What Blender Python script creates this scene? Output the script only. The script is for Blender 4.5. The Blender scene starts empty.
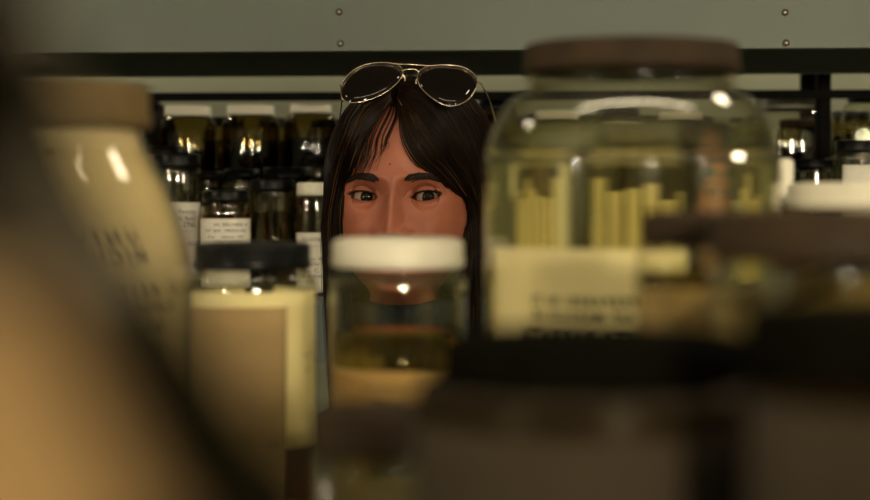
import bpy, bmesh, math, random
import numpy as np
from mathutils import Vector, Matrix
random.seed(7); rng = np.random.default_rng(7)
sc = bpy.context.scene
C = sc.collection
PI = math.pi
R_ = math.radians

# ------------------------------------------------------------------ camera
F = 1692.0                     # focal length in pixels of the 870 px wide frame
EYE = 1.55
HOR = 200.0                    # picture row of the horizon
cam_d = bpy.data.cameras.new('camera'); cam = bpy.data.objects.new('camera', cam_d); C.objects.link(cam)
cam_d.sensor_width = 36.0; cam_d.lens = F / 870 * 36.0
cam.location = (0, 0, EYE)
PITCH = math.atan((250 - HOR) / F)
cam.rotation_euler = (PI / 2 - PITCH, 0, 0)
cam_d.clip_start = 0.02
cam_d.dof.use_dof = True
cam_d.dof.focus_distance = 1.74
cam_d.dof.aperture_fstop = 6.3
sc.camera = cam

# ------------------------------------------------------------------ exposure / world
sc.view_settings.view_transform = 'Standard'
sc.view_settings.look = 'None'
sc.view_settings.gamma = 1.0
sc.view_settings.use_curve_mapping = False
sc.view_settings.exposure = 0.0
w = bpy.data.worlds.new('world'); sc.world = w; w.use_nodes = True
bg = w.node_tree.nodes['Background']; bg.inputs[0].default_value = (1.0, 0.8, 0.5, 1); bg.inputs[1].default_value = 0.02
sc.cycles.use_denoising = True
sc.cycles.max_bounces = 20
sc.cycles.transmission_bounces = 16
sc.cycles.transparent_max_bounces = 32
sc.cycles.sample_clamp_indirect = 6.0

LAMP_MAIN = 28.0      # emission of the round ceiling lamps over the far aisle
LAMP_NEAR = 410.0
LAMP_TUBE = 28.0      # ... over the near aisle
LAMP_REAR = 75.0      # ... behind the racks
LAMP_TINT = (1.0, 0.85, 0.60)

def px(x, y, d):
    """world point seen at picture (x, y) at distance d along Y"""
    a = (x - 435) / F; b = (250 - y) / F
    cy, sy = math.cos(PITCH), math.sin(PITCH)
    dy = cy + b * sy; dz = -sy + b * cy
    return Vector((a * d / dy, d, EYE + dz * d / dy))

# ------------------------------------------------------------------ materials
def newmat(name):
    m = bpy.data.materials.new(name); m.use_nodes = True
    nt = m.node_tree; nt.nodes.clear()
    return m, nt, nt.nodes.new('ShaderNodeOutputMaterial')

def pmat(name, col, rough=0.5, metal=0.0, noise=0.0, nscale=20.0, bump=0.0, bscale=None, spec=None, sss=0.0, coat=0.0, stretch=None, trans=0.0):
    m, nt, out = newmat(name)
    p = nt.nodes.new('ShaderNodeBsdfPrincipled')
    p.inputs['Base Color'].default_value = (*col, 1); p.inputs['Roughness'].default_value = rough
    p.inputs['Metallic'].default_value = metal
    if spec is not None: p.inputs['Specular IOR Level'].default_value = spec
    if coat: p.inputs['Coat Weight'].default_value = coat
    if sss:
        p.inputs['Subsurface Weight'].default_value = sss
        p.inputs['Subsurface Radius'].default_value = (1.0, 0.35, 0.15)
        p.inputs['Subsurface Scale'].default_value = 0.006
    tc = nt.nodes.new('ShaderNodeTexCoord'); mp = nt.nodes.new('ShaderNodeMapping')
    nt.links.new(tc.outputs['Object'], mp.inputs[0])
    if stretch: mp.inputs['Scale'].default_value = stretch
    if noise:
        n = nt.nodes.new('ShaderNodeTexNoise'); n.inputs['Scale'].default_value = nscale; n.inputs['Detail'].default_value = 6
        nt.links.new(mp.outputs[0], n.inputs['Vector'])
        cr = nt.nodes.new('ShaderNodeValToRGB')
        cr.color_ramp.elements[0].position = 0.3; cr.color_ramp.elements[1].position = 0.7
        cr.color_ramp.elements[0].color = (*[c * (1 - noise) for c in col], 1)
        cr.color_ramp.elements[1].color = (*[min(1, c * (1 + noise)) for c in col], 1)
        nt.links.new(n.outputs[0], cr.inputs[0]); nt.links.new(cr.outputs[0], p.inputs['Base Color'])
    if bump:
        n2 = nt.nodes.new('ShaderNodeTexNoise'); n2.inputs['Scale'].default_value = bscale or nscale * 3; n2.inputs['Detail'].default_value = 4
        nt.links.new(mp.outputs[0], n2.inputs['Vector'])
        b = nt.nodes.new('ShaderNodeBump'); b.inputs['Strength'].default_value = bump; b.inputs['Distance'].default_value = 0.002
        nt.links.new(n2.outputs[0], b.inputs['Height']); nt.links.new(b.outputs[0], p.inputs['Normal'])
    last = p
    if trans:      # translucent paper
        t = nt.nodes.new('ShaderNodeBsdfTranslucent'); t.inputs[0].default_value = (*col, 1)
        mx = nt.nodes.new('ShaderNodeMixShader'); mx.inputs[0].default_value = trans
        nt.links.new(p.outputs[0], mx.inputs[1]); nt.links.new(t.outputs[0], mx.inputs[2]); last = mx
    nt.links.new(last.outputs[0], out.inputs[0])
    return m

def thin_glass(name, tint=(0.96, 0.96, 0.91), edge=(0.82, 0.79, 0.66), rough=0.02, gloss=(1, 1, 1), base=0.04):
    """thin-walled glass: clear looking straight through, darker where the wall is seen edge on"""
    m, nt, out = newmat(name)
    t = nt.nodes.new('ShaderNodeBsdfTransparent'); g = nt.nodes.new('ShaderNodeBsdfGlossy')
    g.inputs['Roughness'].default_value = rough; g.inputs['Color'].default_value = (*gloss, 1)
    lf = nt.nodes.new('ShaderNodeLayerWeight'); lf.inputs[0].default_value = 0.5
    pw = nt.nodes.new('ShaderNodeMath'); pw.operation = 'POWER'; pw.inputs[1].default_value = 5.0
    fr = nt.nodes.new('ShaderNodeMath'); fr.operation = 'MULTIPLY_ADD'; fr.inputs[1].default_value = 0.95; fr.inputs[2].default_value = base
    nt.links.new(lf.outputs['Facing'], pw.inputs[0]); nt.links.new(pw.outputs[0], fr.inputs[0])
    lw = nt.nodes.new('ShaderNodeLayerWeight'); lw.inputs[0].default_value = 0.5
    cr = nt.nodes.new('ShaderNodeValToRGB')
    cr.color_ramp.elements[0].position = 0.55; cr.color_ramp.elements[0].color = (*tint, 1)
    cr.color_ramp.elements[1].position = 0.97; cr.color_ramp.elements[1].color = (*edge, 1)
    nt.links.new(lw.outputs['Facing'], cr.inputs[0]); nt.links.new(cr.outputs[0], t.inputs[0])
    n = nt.nodes.new('ShaderNodeTexNoise'); n.inputs['Scale'].default_value = 22
    tc = nt.nodes.new('ShaderNodeTexCoord'); nt.links.new(tc.outputs['Object'], n.inputs['Vector'])
    b = nt.nodes.new('ShaderNodeBump'); b.inputs['Strength'].default_value = 0.10; b.inputs['Distance'].default_value = 0.003
    nt.links.new(n.outputs[0], b.inputs['Height']); nt.links.new(b.outputs[0], g.inputs['Normal'])
    mx = nt.nodes.new('ShaderNodeMixShader')
    nt.links.new(fr.outputs[0], mx.inputs[0]); nt.links.new(t.outputs[0], mx.inputs[1]); nt.links.new(g.outputs[0], mx.inputs[2])
    nt.links.new(mx.outputs[0], out.inputs[0])
    return m

def liquid(name, col, rough=0.0, ior=1.36):
    m, nt, out = newmat(name)
    g = nt.nodes.new('ShaderNodeBsdfGlass'); g.inputs['Color'].default_value = (*col, 1)
    g.inputs['Roughness'].default_value = rough; g.inputs['IOR'].default_value = ior
    nt.links.new(g.outputs[0], out.inputs[0])
    return m

def emit(name, col, s):
    m, nt, out = newmat(name)
    e = nt.nodes.new('ShaderNodeEmission'); e.inputs[0].default_value = (*col, 1); e.inputs[1].default_value = s
    nt.links.new(e.outputs[0], out.inputs[0]); return m

M = {
 'glass': thin_glass('clear_glass'),
 'glass_dark': thin_glass('old_glass', (0.72, 0.66, 0.45), (0.25, 0.21, 0.10), gloss=(.6, .6, .6)),
 'glass_cloudy': thin_glass('cloudy_glass', (0.96, 0.96, 0.91), (0.80, 0.76, 0.60), rough=.05, base=.055),
 'glass_amber': thin_glass('amber_glass', (0.18, 0.11, 0.04), (0.03, 0.02, 0.01), gloss=(.25, .22, .15), rough=.2),
 'alcohol': liquid('pale_alcohol', (0.96, 0.93, 0.72)),
 'alcohol_yellow': liquid('yellow_alcohol', (0.90, 0.74, 0.36)),
 'alcohol_olive': liquid('olive_alcohol', (0.80, 0.66, 0.22)),
 'alcohol_amber': liquid('amber_alcohol', (0.62, 0.30, 0.07)),
 'alcohol_brown': liquid('brown_alcohol', (0.34, 0.22, 0.09)),
 'black_lid': pmat('black_lid_enamel', (0.004, 0.0045, 0.005), 0.32, spec=.25, noise=0.3, nscale=60),
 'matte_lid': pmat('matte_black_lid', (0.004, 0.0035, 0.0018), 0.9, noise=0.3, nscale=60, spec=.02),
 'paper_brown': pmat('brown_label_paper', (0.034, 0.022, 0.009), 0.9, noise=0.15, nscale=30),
 'brown_lid': pmat('brown_lid_enamel', (0.034, 0.020, 0.009), 0.6, spec=.2, noise=0.25, nscale=50),
 'tan_lid': pmat('tan_lid_plastic', (0.15, 0.10, 0.04), 0.5, spec=.2, noise=0.15, nscale=30),
 'white_lid': pmat('white_lid_plastic', (0.90, 0.85, 0.70), 0.4, noise=0.05, nscale=30),
 'grey_lid': pmat('grey_lid_metal', (0.22, 0.21, 0.17), 0.45, noise=0.25, nscale=40),
 'paper': pmat('label_paper', (0.98, 0.84, 0.47), 0.8, noise=0.05, nscale=40, bump=0.1, trans=0.03),
 'paper_white': pmat('white_label_paper', (0.82, 0.78, 0.68), 0.8, noise=0.05, nscale=60, bump=0.1),
 'paper_tan': pmat('tan_label_paper', (0.36, 0.245, 0.105), 0.85, noise=0.12, nscale=18, bump=0.15),
 'paper_olive': pmat('olive_stained_paper', (.24, .16, .05), .7, noise=.2, nscale=40),
 'olive_pulp': pmat('olive_contents', (.17, .115, .022), .4, noise=.3, nscale=30),
 'paper_jug': pmat('jug_label_paper', (0.27, 0.165, 0.06), 0.9, noise=0.15, nscale=12),
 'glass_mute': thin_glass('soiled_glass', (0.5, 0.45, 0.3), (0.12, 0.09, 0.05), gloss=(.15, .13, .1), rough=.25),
 'paper_orange': pmat('orange_label_paper', (0.78, 0.50, 0.18), 0.8, noise=0.08, nscale=25, trans=0.3),
 'cream': pmat('cream_contents', (0.88, 0.70, 0.40), 0.6, noise=0.10, nscale=9, bump=0.2, sss=0.0),
 'specimen': pmat('preserved_specimen', (0.34, 0.20, 0.09), 0.5, noise=0.4, nscale=35, bump=0.4),
 'specimen_dark': pmat('dark_specimen', (0.12, 0.07, 0.03), 0.5, noise=0.5, nscale=35, bump=0.4),
 'ink': pmat('printed_ink', (0.035, 0.028, 0.02), 0.7),
 'ink_soft': pmat('faded_ink', (0.05, 0.035, 0.012), 0.7),
 'marker': pmat('marker_ink', (0.10, 0.07, 0.035), 0.6),
 'shelf': pmat('shelf_grey_green_enamel', (0.112, 0.134, 0.112), 0.45, noise=0.08, nscale=5, bump=0.05, bscale=80),
 'shelf_blue': pmat('shelf_grey_enamel', (0.13, 0.155, 0.15), 0.45, noise=0.08, nscale=5),
 'post': pmat('black_steel_post', (0.006, 0.006, 0.005), 0.8, spec=.1, noise=0.3, nscale=30),
 'rivet': pmat('rivet_steel', (0.75, 0.65, 0.55), 0.35, metal=0.9),
 'rust': pmat('rust_ring', (0.018, 0.008, 0.004), 0.8, noise=0.5, nscale=300),
 'wall': pmat('grey_green_wall_paint', (0.34, 0.36, 0.27), 0.8, noise=0.06, nscale=3, bump=0.1, bscale=60),
 'ceiling': pmat('ceiling_paint', (0.35, 0.33, 0.27), 0.9, noise=0.05, nscale=4),
 'floor': pmat('floor_vinyl', (0.16, 0.14, 0.11), 0.5, noise=0.2, nscale=5),
 'housing': pmat('lamp_housing', (0.5, 0.5, 0.48), 0.4),
 'skin': None, 'lip': None,
 'sclera': pmat('eye_white', (0.34, 0.235, 0.19), 0.15, spec=0.6),
 'iris': pmat('dark_iris', (0.010, 0.004, 0.002), 0.05, noise=0.4, nscale=400),
 'pupil': pmat('pupil', (0.003, 0.003, 0.003), 0.05),
 'brow': pmat('eyebrow_hair', (0.018, 0.009, 0.005), 0.6),
 'scalp': pmat('scalp_hair', (0.014, 0.008, 0.004), 0.95, spec=.05),
 'gold': pmat('gold_wire', (0.80, 0.64, 0.48), 0.25, metal=1.0),
 'lens': pmat('dark_lens', (0.004, 0.002, 0.002), 0.06, spec=0.4),
 'lamp_main': emit('lamp_diffuser_main', LAMP_TINT, LAMP_MAIN),
 'lamp_near': emit('lamp_diffuser_near', LAMP_TINT, LAMP_NEAR),
 'lamp_rear': emit('lamp_diffuser_rear', LAMP_TINT, LAMP_REAR),
 'lamp_tube': emit('lamp_tube_glow', LAMP_TINT, LAMP_TUBE),
 'sweater': pmat('navy_knit', (0.012, 0.020, 0.035), 0.9, noise=0.3, nscale=120, bump=0.5, bscale=300),
 'trousers': pmat('dark_denim', (0.02, 0.025, 0.04), 0.9, noise=0.3, nscale=150),
 'shoe': pmat('shoe_leather', (0.02, 0.016, 0.012), 0.4),
}
M['skin'] = pmat('skin', (0.42, 0.135, 0.078), 0.42, noise=0.12, nscale=28, bump=0.12, bscale=500, sss=0.25, spec=0.45)
M['lip'] = pmat('lip_skin', (0.42, 0.12, 0.09), 0.35, sss=0.2)

def hair_mat():
    m, nt, out = newmat('brown_hair')
    p = nt.nodes.new('ShaderNodeBsdfPrincipled')
    p.inputs['Roughness'].default_value = 0.30; p.inputs['Specular IOR Level'].default_value = 0.21
    p.inputs['Anisotropic'].default_value = 0.6
    a = nt.nodes.new('ShaderNodeAttribute'); a.attribute_name = 'strand'
    cr = nt.nodes.new('ShaderNodeValToRGB')
    cr.color_ramp.elements[0].color = (0.006, 0.0032, 0.0018, 1)
    cr.color_ramp.elements[1].color = (0.28, 0.14, 0.055, 1)
    e = cr.color_ramp.elements.new(0.72); e.color = (0.014, 0.007, 0.0035, 1)
    nt.links.new(a.outputs['Fac'], cr.inputs[0]); nt.links.new(cr.outputs[0], p.inputs['Base Color'])
    nt.links.new(p.outputs[0], out.inputs[0]); return m
M['hair'] = hair_mat()

# ------------------------------------------------------------------ helpers
def link(name, me, mat, parent=None, smooth=True):
    o = bpy.data.objects.new(name, me); C.objects.link(o)
    for mm in (mat if isinstance(mat, (list, tuple)) else [mat]):
        me.materials.append(mm)
    if smooth:
        for p in me.polygons: p.use_smooth = True
    if parent is not None: o.parent = parent
    return o

def obj(name, bm, mat, parent=None, smooth=False):
    me = bpy.data.meshes.new(name); bm.normal_update(); bm.to_mesh(me); bm.free()
    return link(name, me, mat, parent, smooth)

def thing(name, label, cat, loc=(0, 0, 0), rz=0.0, group=None):
    o = bpy.data.objects.new(name, None); C.objects.link(o)
    o.empty_display_size = 0.02
    o.location = loc; o.rotation_euler = (0, 0, rz); o['label'] = label; o['category'] = cat
    if group: o['group'] = group
    return o

def add_box(bm, x0, x1, y0, y1, z0, z1, bev=0.0):
    r = bmesh.ops.create_cube(bm, size=1.0)
    for v in r['verts']:
        v.co = Vector(((x0 + x1) / 2 + v.co.x * (x1 - x0), (y0 + y1) / 2 + v.co.y * (y1 - y0), (z0 + z1) / 2 + v.co.z * (z1 - z0)))
    if bev:
        es = list({e for v in r['verts'] for e in v.link_edges})
        bmesh.ops.bevel(bm, geom=es, offset=bev, segments=2, affect='EDGES', profile=0.7)

def box(name, dims, mat, parent=None, bev=0.0):
    bm = bmesh.new(); add_box(bm, *dims, bev); return obj(name, bm, mat, parent)

def lathe(prof, seg=64, close_loop=False):
    """prof: list of (r, z); returns a bmesh"""
    bm = bmesh.new(); rings = []
    for r, z in prof:
        if r < 1e-6: rings.append([bm.verts.new((0, 0, z))])
        else: rings.append([bm.verts.new((r * math.cos(2 * PI * k / seg), r * math.sin(2 * PI * k / seg), z)) for k in range(seg)])
    pairs = list(zip(rings, rings[1:]))
    if close_loop: pairs.append((rings[-1], rings[0]))
    for a, b in pairs:
        for k in range(seg):
            k2 = (k + 1) % seg
            if len(a) == 1 and len(b) == 1: continue
            if len(a) == 1: bm.faces.new((a[0], b[k2], b[k]))
            elif len(b) == 1: bm.faces.new((a[k], a[k2], b[0]))
            else: bm.faces.new((a[k], a[k2], b[k2], b[k]))
    bmesh.ops.recalc_face_normals(bm, faces=bm.faces)
    return bm

def smooth_prof(pts, n=5):
    """Catmull-Rom through profile points"""
    P = [Vector((a, b, 0)) for a, b in pts]; out = []
    for i in range(len(P) - 1):
        p0 = P[max(i - 1, 0)]; p1 = P[i]; p2 = P[i + 1]; p3 = P[min(i + 2, len(P) - 1)]
        for k in range(n):
            t = k / n
            q = 0.5 * ((2 * p1) + (p2 - p0) * t + (2 * p0 - 5 * p1 + 4 * p2 - p3) * t * t + (3 * p1 - p0 - 3 * p2 + p3) * t ** 3)
            out.append((max(q.x, 0), q.y))
    out.append(pts[-1]); return out

def r_at(prof, z):
    for (r0, z0), (r1, z1) in zip(prof, prof[1:]):
        if z0 <= z <= z1 and z1 > z0: return r0 + (r1 - r0) * (z - z0) / (z1 - z0)
    return prof[-1][0] if z > prof[-1][1] else prof[0][0]

def curved_sheet(rfun, a0, a1, z0, z1, na=28, nz=8, thick=0.0006):
    """a paper label following the jar wall from azimuth a0 to a1 (0 faces the near aisle)"""
    bm = bmesh.new(); G = []
    for s in (0, 1):
        g = []
        for i in range(na + 1):
            a = a0 + (a1 - a0) * i / na
            g.append([])
            for j in range(nz + 1):
                z = z0 + (z1 - z0) * j / nz; r = rfun(z) + s * thick
                g[-1].append(bm.verts.new((r * math.sin(a), -r * math.cos(a), z)))
        G.append(g)
    for i in range(na):
        for j in range(nz):
            bm.faces.new((G[1][i][j], G[1][i + 1][j], G[1][i + 1][j + 1], G[1][i][j + 1]))
            bm.faces.new((G[0][i][j], G[0][i][j + 1], G[0][i + 1][j + 1], G[0][i + 1][j]))
    for i in range(na):
        for j in (0, nz):
            q = (G[0][i][j], G[0][i + 1][j], G[1][i + 1][j], G[1][i][j]); bm.faces.new(q if j == 0 else q[::-1])
    for j in range(nz):
        for i in (0, na):
            q = (G[0][i][j], G[1][i][j], G[1][i][j + 1], G[0][i][j + 1]); bm.faces.new(q if i == 0 else q[::-1])
    return bm

def text_mesh(s, size, shear=0.0, bold=0.0, spacing=1.0):
    cu = bpy.data.curves.new('lettering', 'FONT'); cu.body = s; cu.size = size; cu.align_x = 'CENTER'; cu.align_y = 'CENTER'
    cu.shear = shear; cu.offset = bold; cu.space_character = spacing; cu.resolution_u = 2
    o = bpy.data.objects.new('lettering', cu); C.objects.link(o)
    bpy.context.view_layer.update()
    me = bpy.data.meshes.new_from_object(o.evaluated_get(bpy.context.evaluated_depsgraph_get()))
    bpy.data.objects.remove(o); bpy.data.curves.remove(cu)
    return me

def text_on_jar(lines, rfun, ac, mat, parent, mirror=False, lift=0.0009):
    """lines: (string, size, x offset m, z, shear, bold, spacing): bent round the jar, one mesh"""
    bm = bmesh.new()
    for (s, size, dx, z, shear, bold, spc) in lines:
        me = text_mesh(s, size, shear, bold, spc)
        b2 = bmesh.new(); b2.from_mesh(me); bpy.data.meshes.remove(me)
        bmesh.ops.triangulate(b2, faces=b2.faces)
        bmesh.ops.subdivide_edges(b2, edges=[e for e in b2.edges if e.calc_length() > size * 0.5], cuts=1)
        for v in b2.verts:
            X = (-v.co.x if mirror else v.co.x) + dx; zz = z + v.co.y
            r = rfun(zz) + lift; a = ac + X / r
            v.co = Vector((r * math.sin(a), -r * math.cos(a), zz))
        tmp = bpy.data.meshes.new('t'); b2.to_mesh(tmp); b2.free(); bm.from_mesh(tmp); bpy.data.meshes.remove(tmp)
    return obj('label_lettering', bm, mat, parent)

def blob(n=14, r=1.0, seed=0, sx=1, sy=1, sz=1):
    bm = bmesh.new(); bmesh.ops.create_icosphere(bm, subdivisions=3, radius=1)
    rr = random.Random(seed); dirs = [(Vector((rr.gauss(0, 1), rr.gauss(0, 1), rr.gauss(0, 1))).normalized(), rr.uniform(-.25, .3)) for _ in range(n)]
    for v in bm.verts:
        d = v.co.normalized(); k = 1 + sum(a * max(0, d.dot(u)) ** 6 for u, a in dirs)
        v.co = Vector((d.x * k * r * sx, d.y * k * r * sy, d.z * k * r * sz))
    return bm

SEG_FAR = 40
def jar(name, label, cat, loc, h, rb, rc, caph, zs, zn, rn=None, glass='glass', lid='black_lid', liq=None, level=0.6,
        labels=(), texts=(), content=None, prof=None, seg=64, group=None, rz=0.0, bead=False, ribs=0, dome=0.0, wall=0.0022, lidname='lid', open_bottom=False):
    """zs: top of the straight wall, zn: where the neck starts (heights above the base)"""
    t = thing(name, label, cat, (loc[0], loc[1], loc[2] + .0008), rz, group)
    rn = rn or rc * 0.93
    if prof is None:
        sh = []
        for k in range(1, 9):
            a = k / 8 * PI / 2
            sh.append((rn + (rb - rn) * math.cos(a) ** 0.9 if k < 8 else rn, zs + (zn - zs) * math.sin(a)))
        wallp = [(rb * 0.90, 0.0), (rb * 0.975, 0.002), (rb, 0.007), (rb, zs)] + sh
    else:
        wallp = list(prof)
    top = h - caph * 0.25
    if bead:
        wallp += [(rn, zn + 0.001), (rn * 1.06, zn + 0.004), (rn * 1.06, zn + 0.007), (rn, zn + 0.010)]
    zlast = wallp[-1][1]
    if zlast < top: wallp += [(rn, top)]
    rf = lambda z: r_at(wallp, z)
    inner = [(max(r - wall, 0.001), max(z, 0.004)) for r, z in wallp]
    loop = [(0.0, 0.0)] + wallp + inner[::-1] + [(0.0, 0.004)]
    obj('glass_body', lathe(loop, seg), M[glass], t, True)
    # lid
    b0 = h - caph
    lp = [(rc - 0.0018, b0), (rc, b0 + 0.0012), (rc, b0 + caph * 0.28), (rc * 0.985, b0 + caph * 0.34), (rc * 0.985, h - 0.0022), (rc - 0.0022, h - 0.0005), (rc * 0.8, h + dome * 0.4), (0, h + dome)]
    lp = [(rc * 0.965, h - 0.004)] + [(rc * 0.965, b0)] + lp
    lp = [(0, h - 0.004)] + lp
    bm = lathe(lp, seg)
    lo = obj(lidname, bm, M[lid], t, True)
    if ribs:
        for v in lo.data.vertices:
            if b0 + 0.001 < v.co.z < h - 0.003: pass
    # liquid
    if liq:
        zl = level * h
        lpnts = [(0.0, 0.0045)] + [(max(r - wall * 0.9, .001), max(z, 0.0045)) for r, z in wallp if z < zl - 0.001] + [(rf(zl) - wall * 0.9, zl - 0.0006), (rf(zl) - wall * 1.6, zl), (0.0, zl)]
        obj('preserving_fluid', lathe(lpnts, seg), M[liq], t, True)
    if content:
        kind, mt, z0, z1 = content
        if kind == 'fill':
            q = [(0.0, z0)] + [(max(r - wall * 1.15, .001), z) for r, z in ([(rf(z0), z0)] + [(r, z) for r, z in wallp if z0 < z < z1] + [(rf(z1), z1)])] + [(rf(z1) * f_, z1 + .001) for f_ in (.9, .7, .45, .2)] + [(0.0, z1 + 0.002)]
            bm = lathe(q, seg)
            for v in bm.verts:
                if v.co.z > z1 - 0.001:
                    v.co.z += v.co.x * .30 + 0.002 * math.sin(v.co.y * 90)
                    rl = rf(v.co.z) - wall * 1.3; rn_ = math.hypot(v.co.x, v.co.y)
                    if rn_ > rl: v.co.x *= rl / rn_; v.co.y *= rl / rn_
            obj('cream_contents', bm, M[mt], t, True)
        elif kind == 'blob':
            bm = blob(seed=hash(label) % 97, sx=(rb - .008), sy=(rb - .008), sz=(z1 - z0) / 2)
            for v in bm.verts:
                k = (rb - .006) / max(math.hypot(v.co.x, v.co.y), rb - .006); v.co.x *= k; v.co.y *= k
                v.co.z = max(min(v.co.z, (z1 - z0) / 2), -(z1 - z0) / 2) + (z0 + z1) / 2
            obj('specimen', bm, M[mt], t, True)
        elif kind == 'fish':
            for k in range(3):
                a = k * 2.1 + 0.4; rr = rb * 0.42; L = (z1 - z0)
                bm = lathe(smooth_prof([(0.0005, 0), (rb * .22, L * .18), (rb * .27, L * .42), (rb * .14, L * .78), (rb * .06, L * .88), (rb * .17, L)], 4), 16)
                for v in bm.verts: v.co = Vector((v.co.x * 0.6 + rr * math.cos(a), v.co.y + rr * math.sin(a), v.co.z + z0))
                obj('fish_specimen', bm, M[mt], t, True)
    for (nm, mt, a0, a1, z0, z1, side) in labels:
        rr = (lambda z: rf(z) + 0.0003) if side > 0 else (lambda z: rf(z) - wall * 0.95)
        obj(nm, curved_sheet(rr, a0, a1, z0, z1), M[mt], t, True)
    for (lines, ac, mt, mirror, side) in texts:
        rr = (lambda z: rf(z) + 0.0003) if side > 0 else (lambda z: rf(z) - wall * 0.95)
        text_on_jar(lines, rr, ac, M[mt], t, mirror)
    return t

# ------------------------------------------------------------------ the room
def struct(name, dims, mat):
    o = box(name, dims, M[mat]); o['kind'] = 'structure'; return o
struct('floor', (-3.4, 3.4, -1.6, 5.0, -0.08, 0.0), 'floor')
struct('ceiling', (-3.4, 3.4, -1.6, 5.0, 2.75, 2.83), 'ceiling')
struct('wall_back', (-3.4, 3.4, 4.9, 5.0, 0.0, 2.75), 'wall')
struct('wall_front', (-3.4, 3.4, -1.6, -1.5, 0.0, 2.75), 'wall')
struct('wall_left', (-3.4, -3.3, -1.5, 4.9, 0.0, 2.75), 'wall')
struct('wall_right', (3.3, 3.4, -1.5, 4.9, 0.0, 2.75), 'wall')

def lamp(loc, mat, label, r=0.13, group=None, drop=0):
    t = thing('ceiling_lamp', label, 'lamp', loc, 0, group)
    obj('housing', lathe([(0, 0), (r * 1.15, 0), (r * 1.15, -0.03), (r * 1.02, -0.045), (r * 1.02, -0.03), (0, -0.03)], 48), M['housing'], t, True)
    if drop: obj('hanging_rod', lathe([(0, 0), (.008, 0), (.008, drop), (0, drop)], 12), M['housing'], t, True)
    obj('diffuser', lathe([(r, -0.032), (r, -0.045), (r * 0.9, -0.06), (r * 0.5, -0.068), (0, -0.07)], 48), M[mat], t, True)
for x in (-1.7, 1.1):
    lamp((x, 1.5, 2.75), 'lamp_main', 'round ceiling lamp over the aisle where the woman stands', group='aisle lamps')
for x in (-2.5, 0.42, 2.7):
    wl = thing('wall_lamp', 'round lamp on the wall behind the near shelf', 'lamp', (x, -1.5, 1.80), 0, 'wall lamps')
    wl.rotation_euler = (PI / 2, 0, 0)
    r = .085
    obj('housing', lathe([(0, 0), (r * 1.15, 0), (r * 1.15, -0.03), (r * 1.02, -0.045), (r * 1.02, -0.03), (0, -0.03)], 48), M['housing'], wl, True)
    obj('diffuser', lathe([(r, -0.032), (r, -0.045), (r * 0.9, -0.06), (r * 0.5, -0.068), (0, -0.07)], 48), M['lamp_near'], wl, True)
for x in (-1.5, 1.2):
    lamp((x, 3.7, 2.75), 'lamp_rear', 'round ceiling lamp in the rearmost aisle', group='rear lamps')

tl = thing('tube_lamp', 'long ceiling tube lamp over the near shelf', 'lamp', (.1, .62, 2.75))
box('housing', (-.75, .75, -.05, .05, -.05, 0), M['housing'], tl, .006)
bm = bmesh.new()
bmesh.ops.create_cone(bm, cap_ends=True, segments=20, radius1=.018, radius2=.018, depth=1.44, matrix=Matrix.Translation((0, 0, -.07)) @ Matrix.Rotation(PI / 2, 4, 'Y'))
obj('tube', bm, M['lamp_tube'], tl, True)
# ------------------------------------------------------------------ shelving
def rack(label, loc, rz, x0, x1, depth, zs, lip, mat, posts, post_w=0.03, rivets=(), lipmats=None):
    t = thing('steel_shelving_rack', label, 'shelving', loc, rz)
    for i, z in enumerate(zs):
        bm = bmesh.new(); add_box(bm, x0, x1, 0.004, depth, z - 0.012, z)            # tray
        add_box(bm, x0, x1, 0.0, 0.004, z - lip[i], z + 0.002, 0.001)               # front lip
        add_box(bm, x0, x1, 0.004, 0.022, z - lip[i], z - lip[i] + 0.003)
        add_box(bm, x0, x1, depth - 0.004, depth, z - lip[i], z + 0.002, 0.001)
        sh = obj('shelf_board', bm, M[(lipmats or [mat] * 9)[i]], t)
        for (rx, rzz) in rivets:
            if abs(rzz - z) < 0.12:
                b2 = lathe([(0, 0.0018), (0.0016, 0.0016), (0.0022, 0.0006)], 20)
                for v in b2.verts: v.co = Vector((v.co.x + rx, -v.co.z, v.co.y + rzz))
                obj('rivet', b2, M['rivet'], sh, True)
                b3 = lathe([(0.0022, 0.0), (0.0023, 0.0007), (0.0042, 0.0006), (0.0046, 0.0)], 20)
                for v in b3.verts: v.co = Vector((v.co.x + rx, -v.co.z, v.co.y + rzz))
                obj('rust_ring', b3, M['rust'], sh, True)
    for (pxx, py, pw) in posts:
        bm = bmesh.new()
        add_box(bm, pxx - pw / 2, pxx + pw / 2, py, py + 0.003, 0, 2.3); add_box(bm, pxx - pw / 2, pxx - pw / 2 + 0.003, py, py + 0.035, 0, 2.3)
        obj('upright_post', bm, M['post'], t)
    return t

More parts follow.
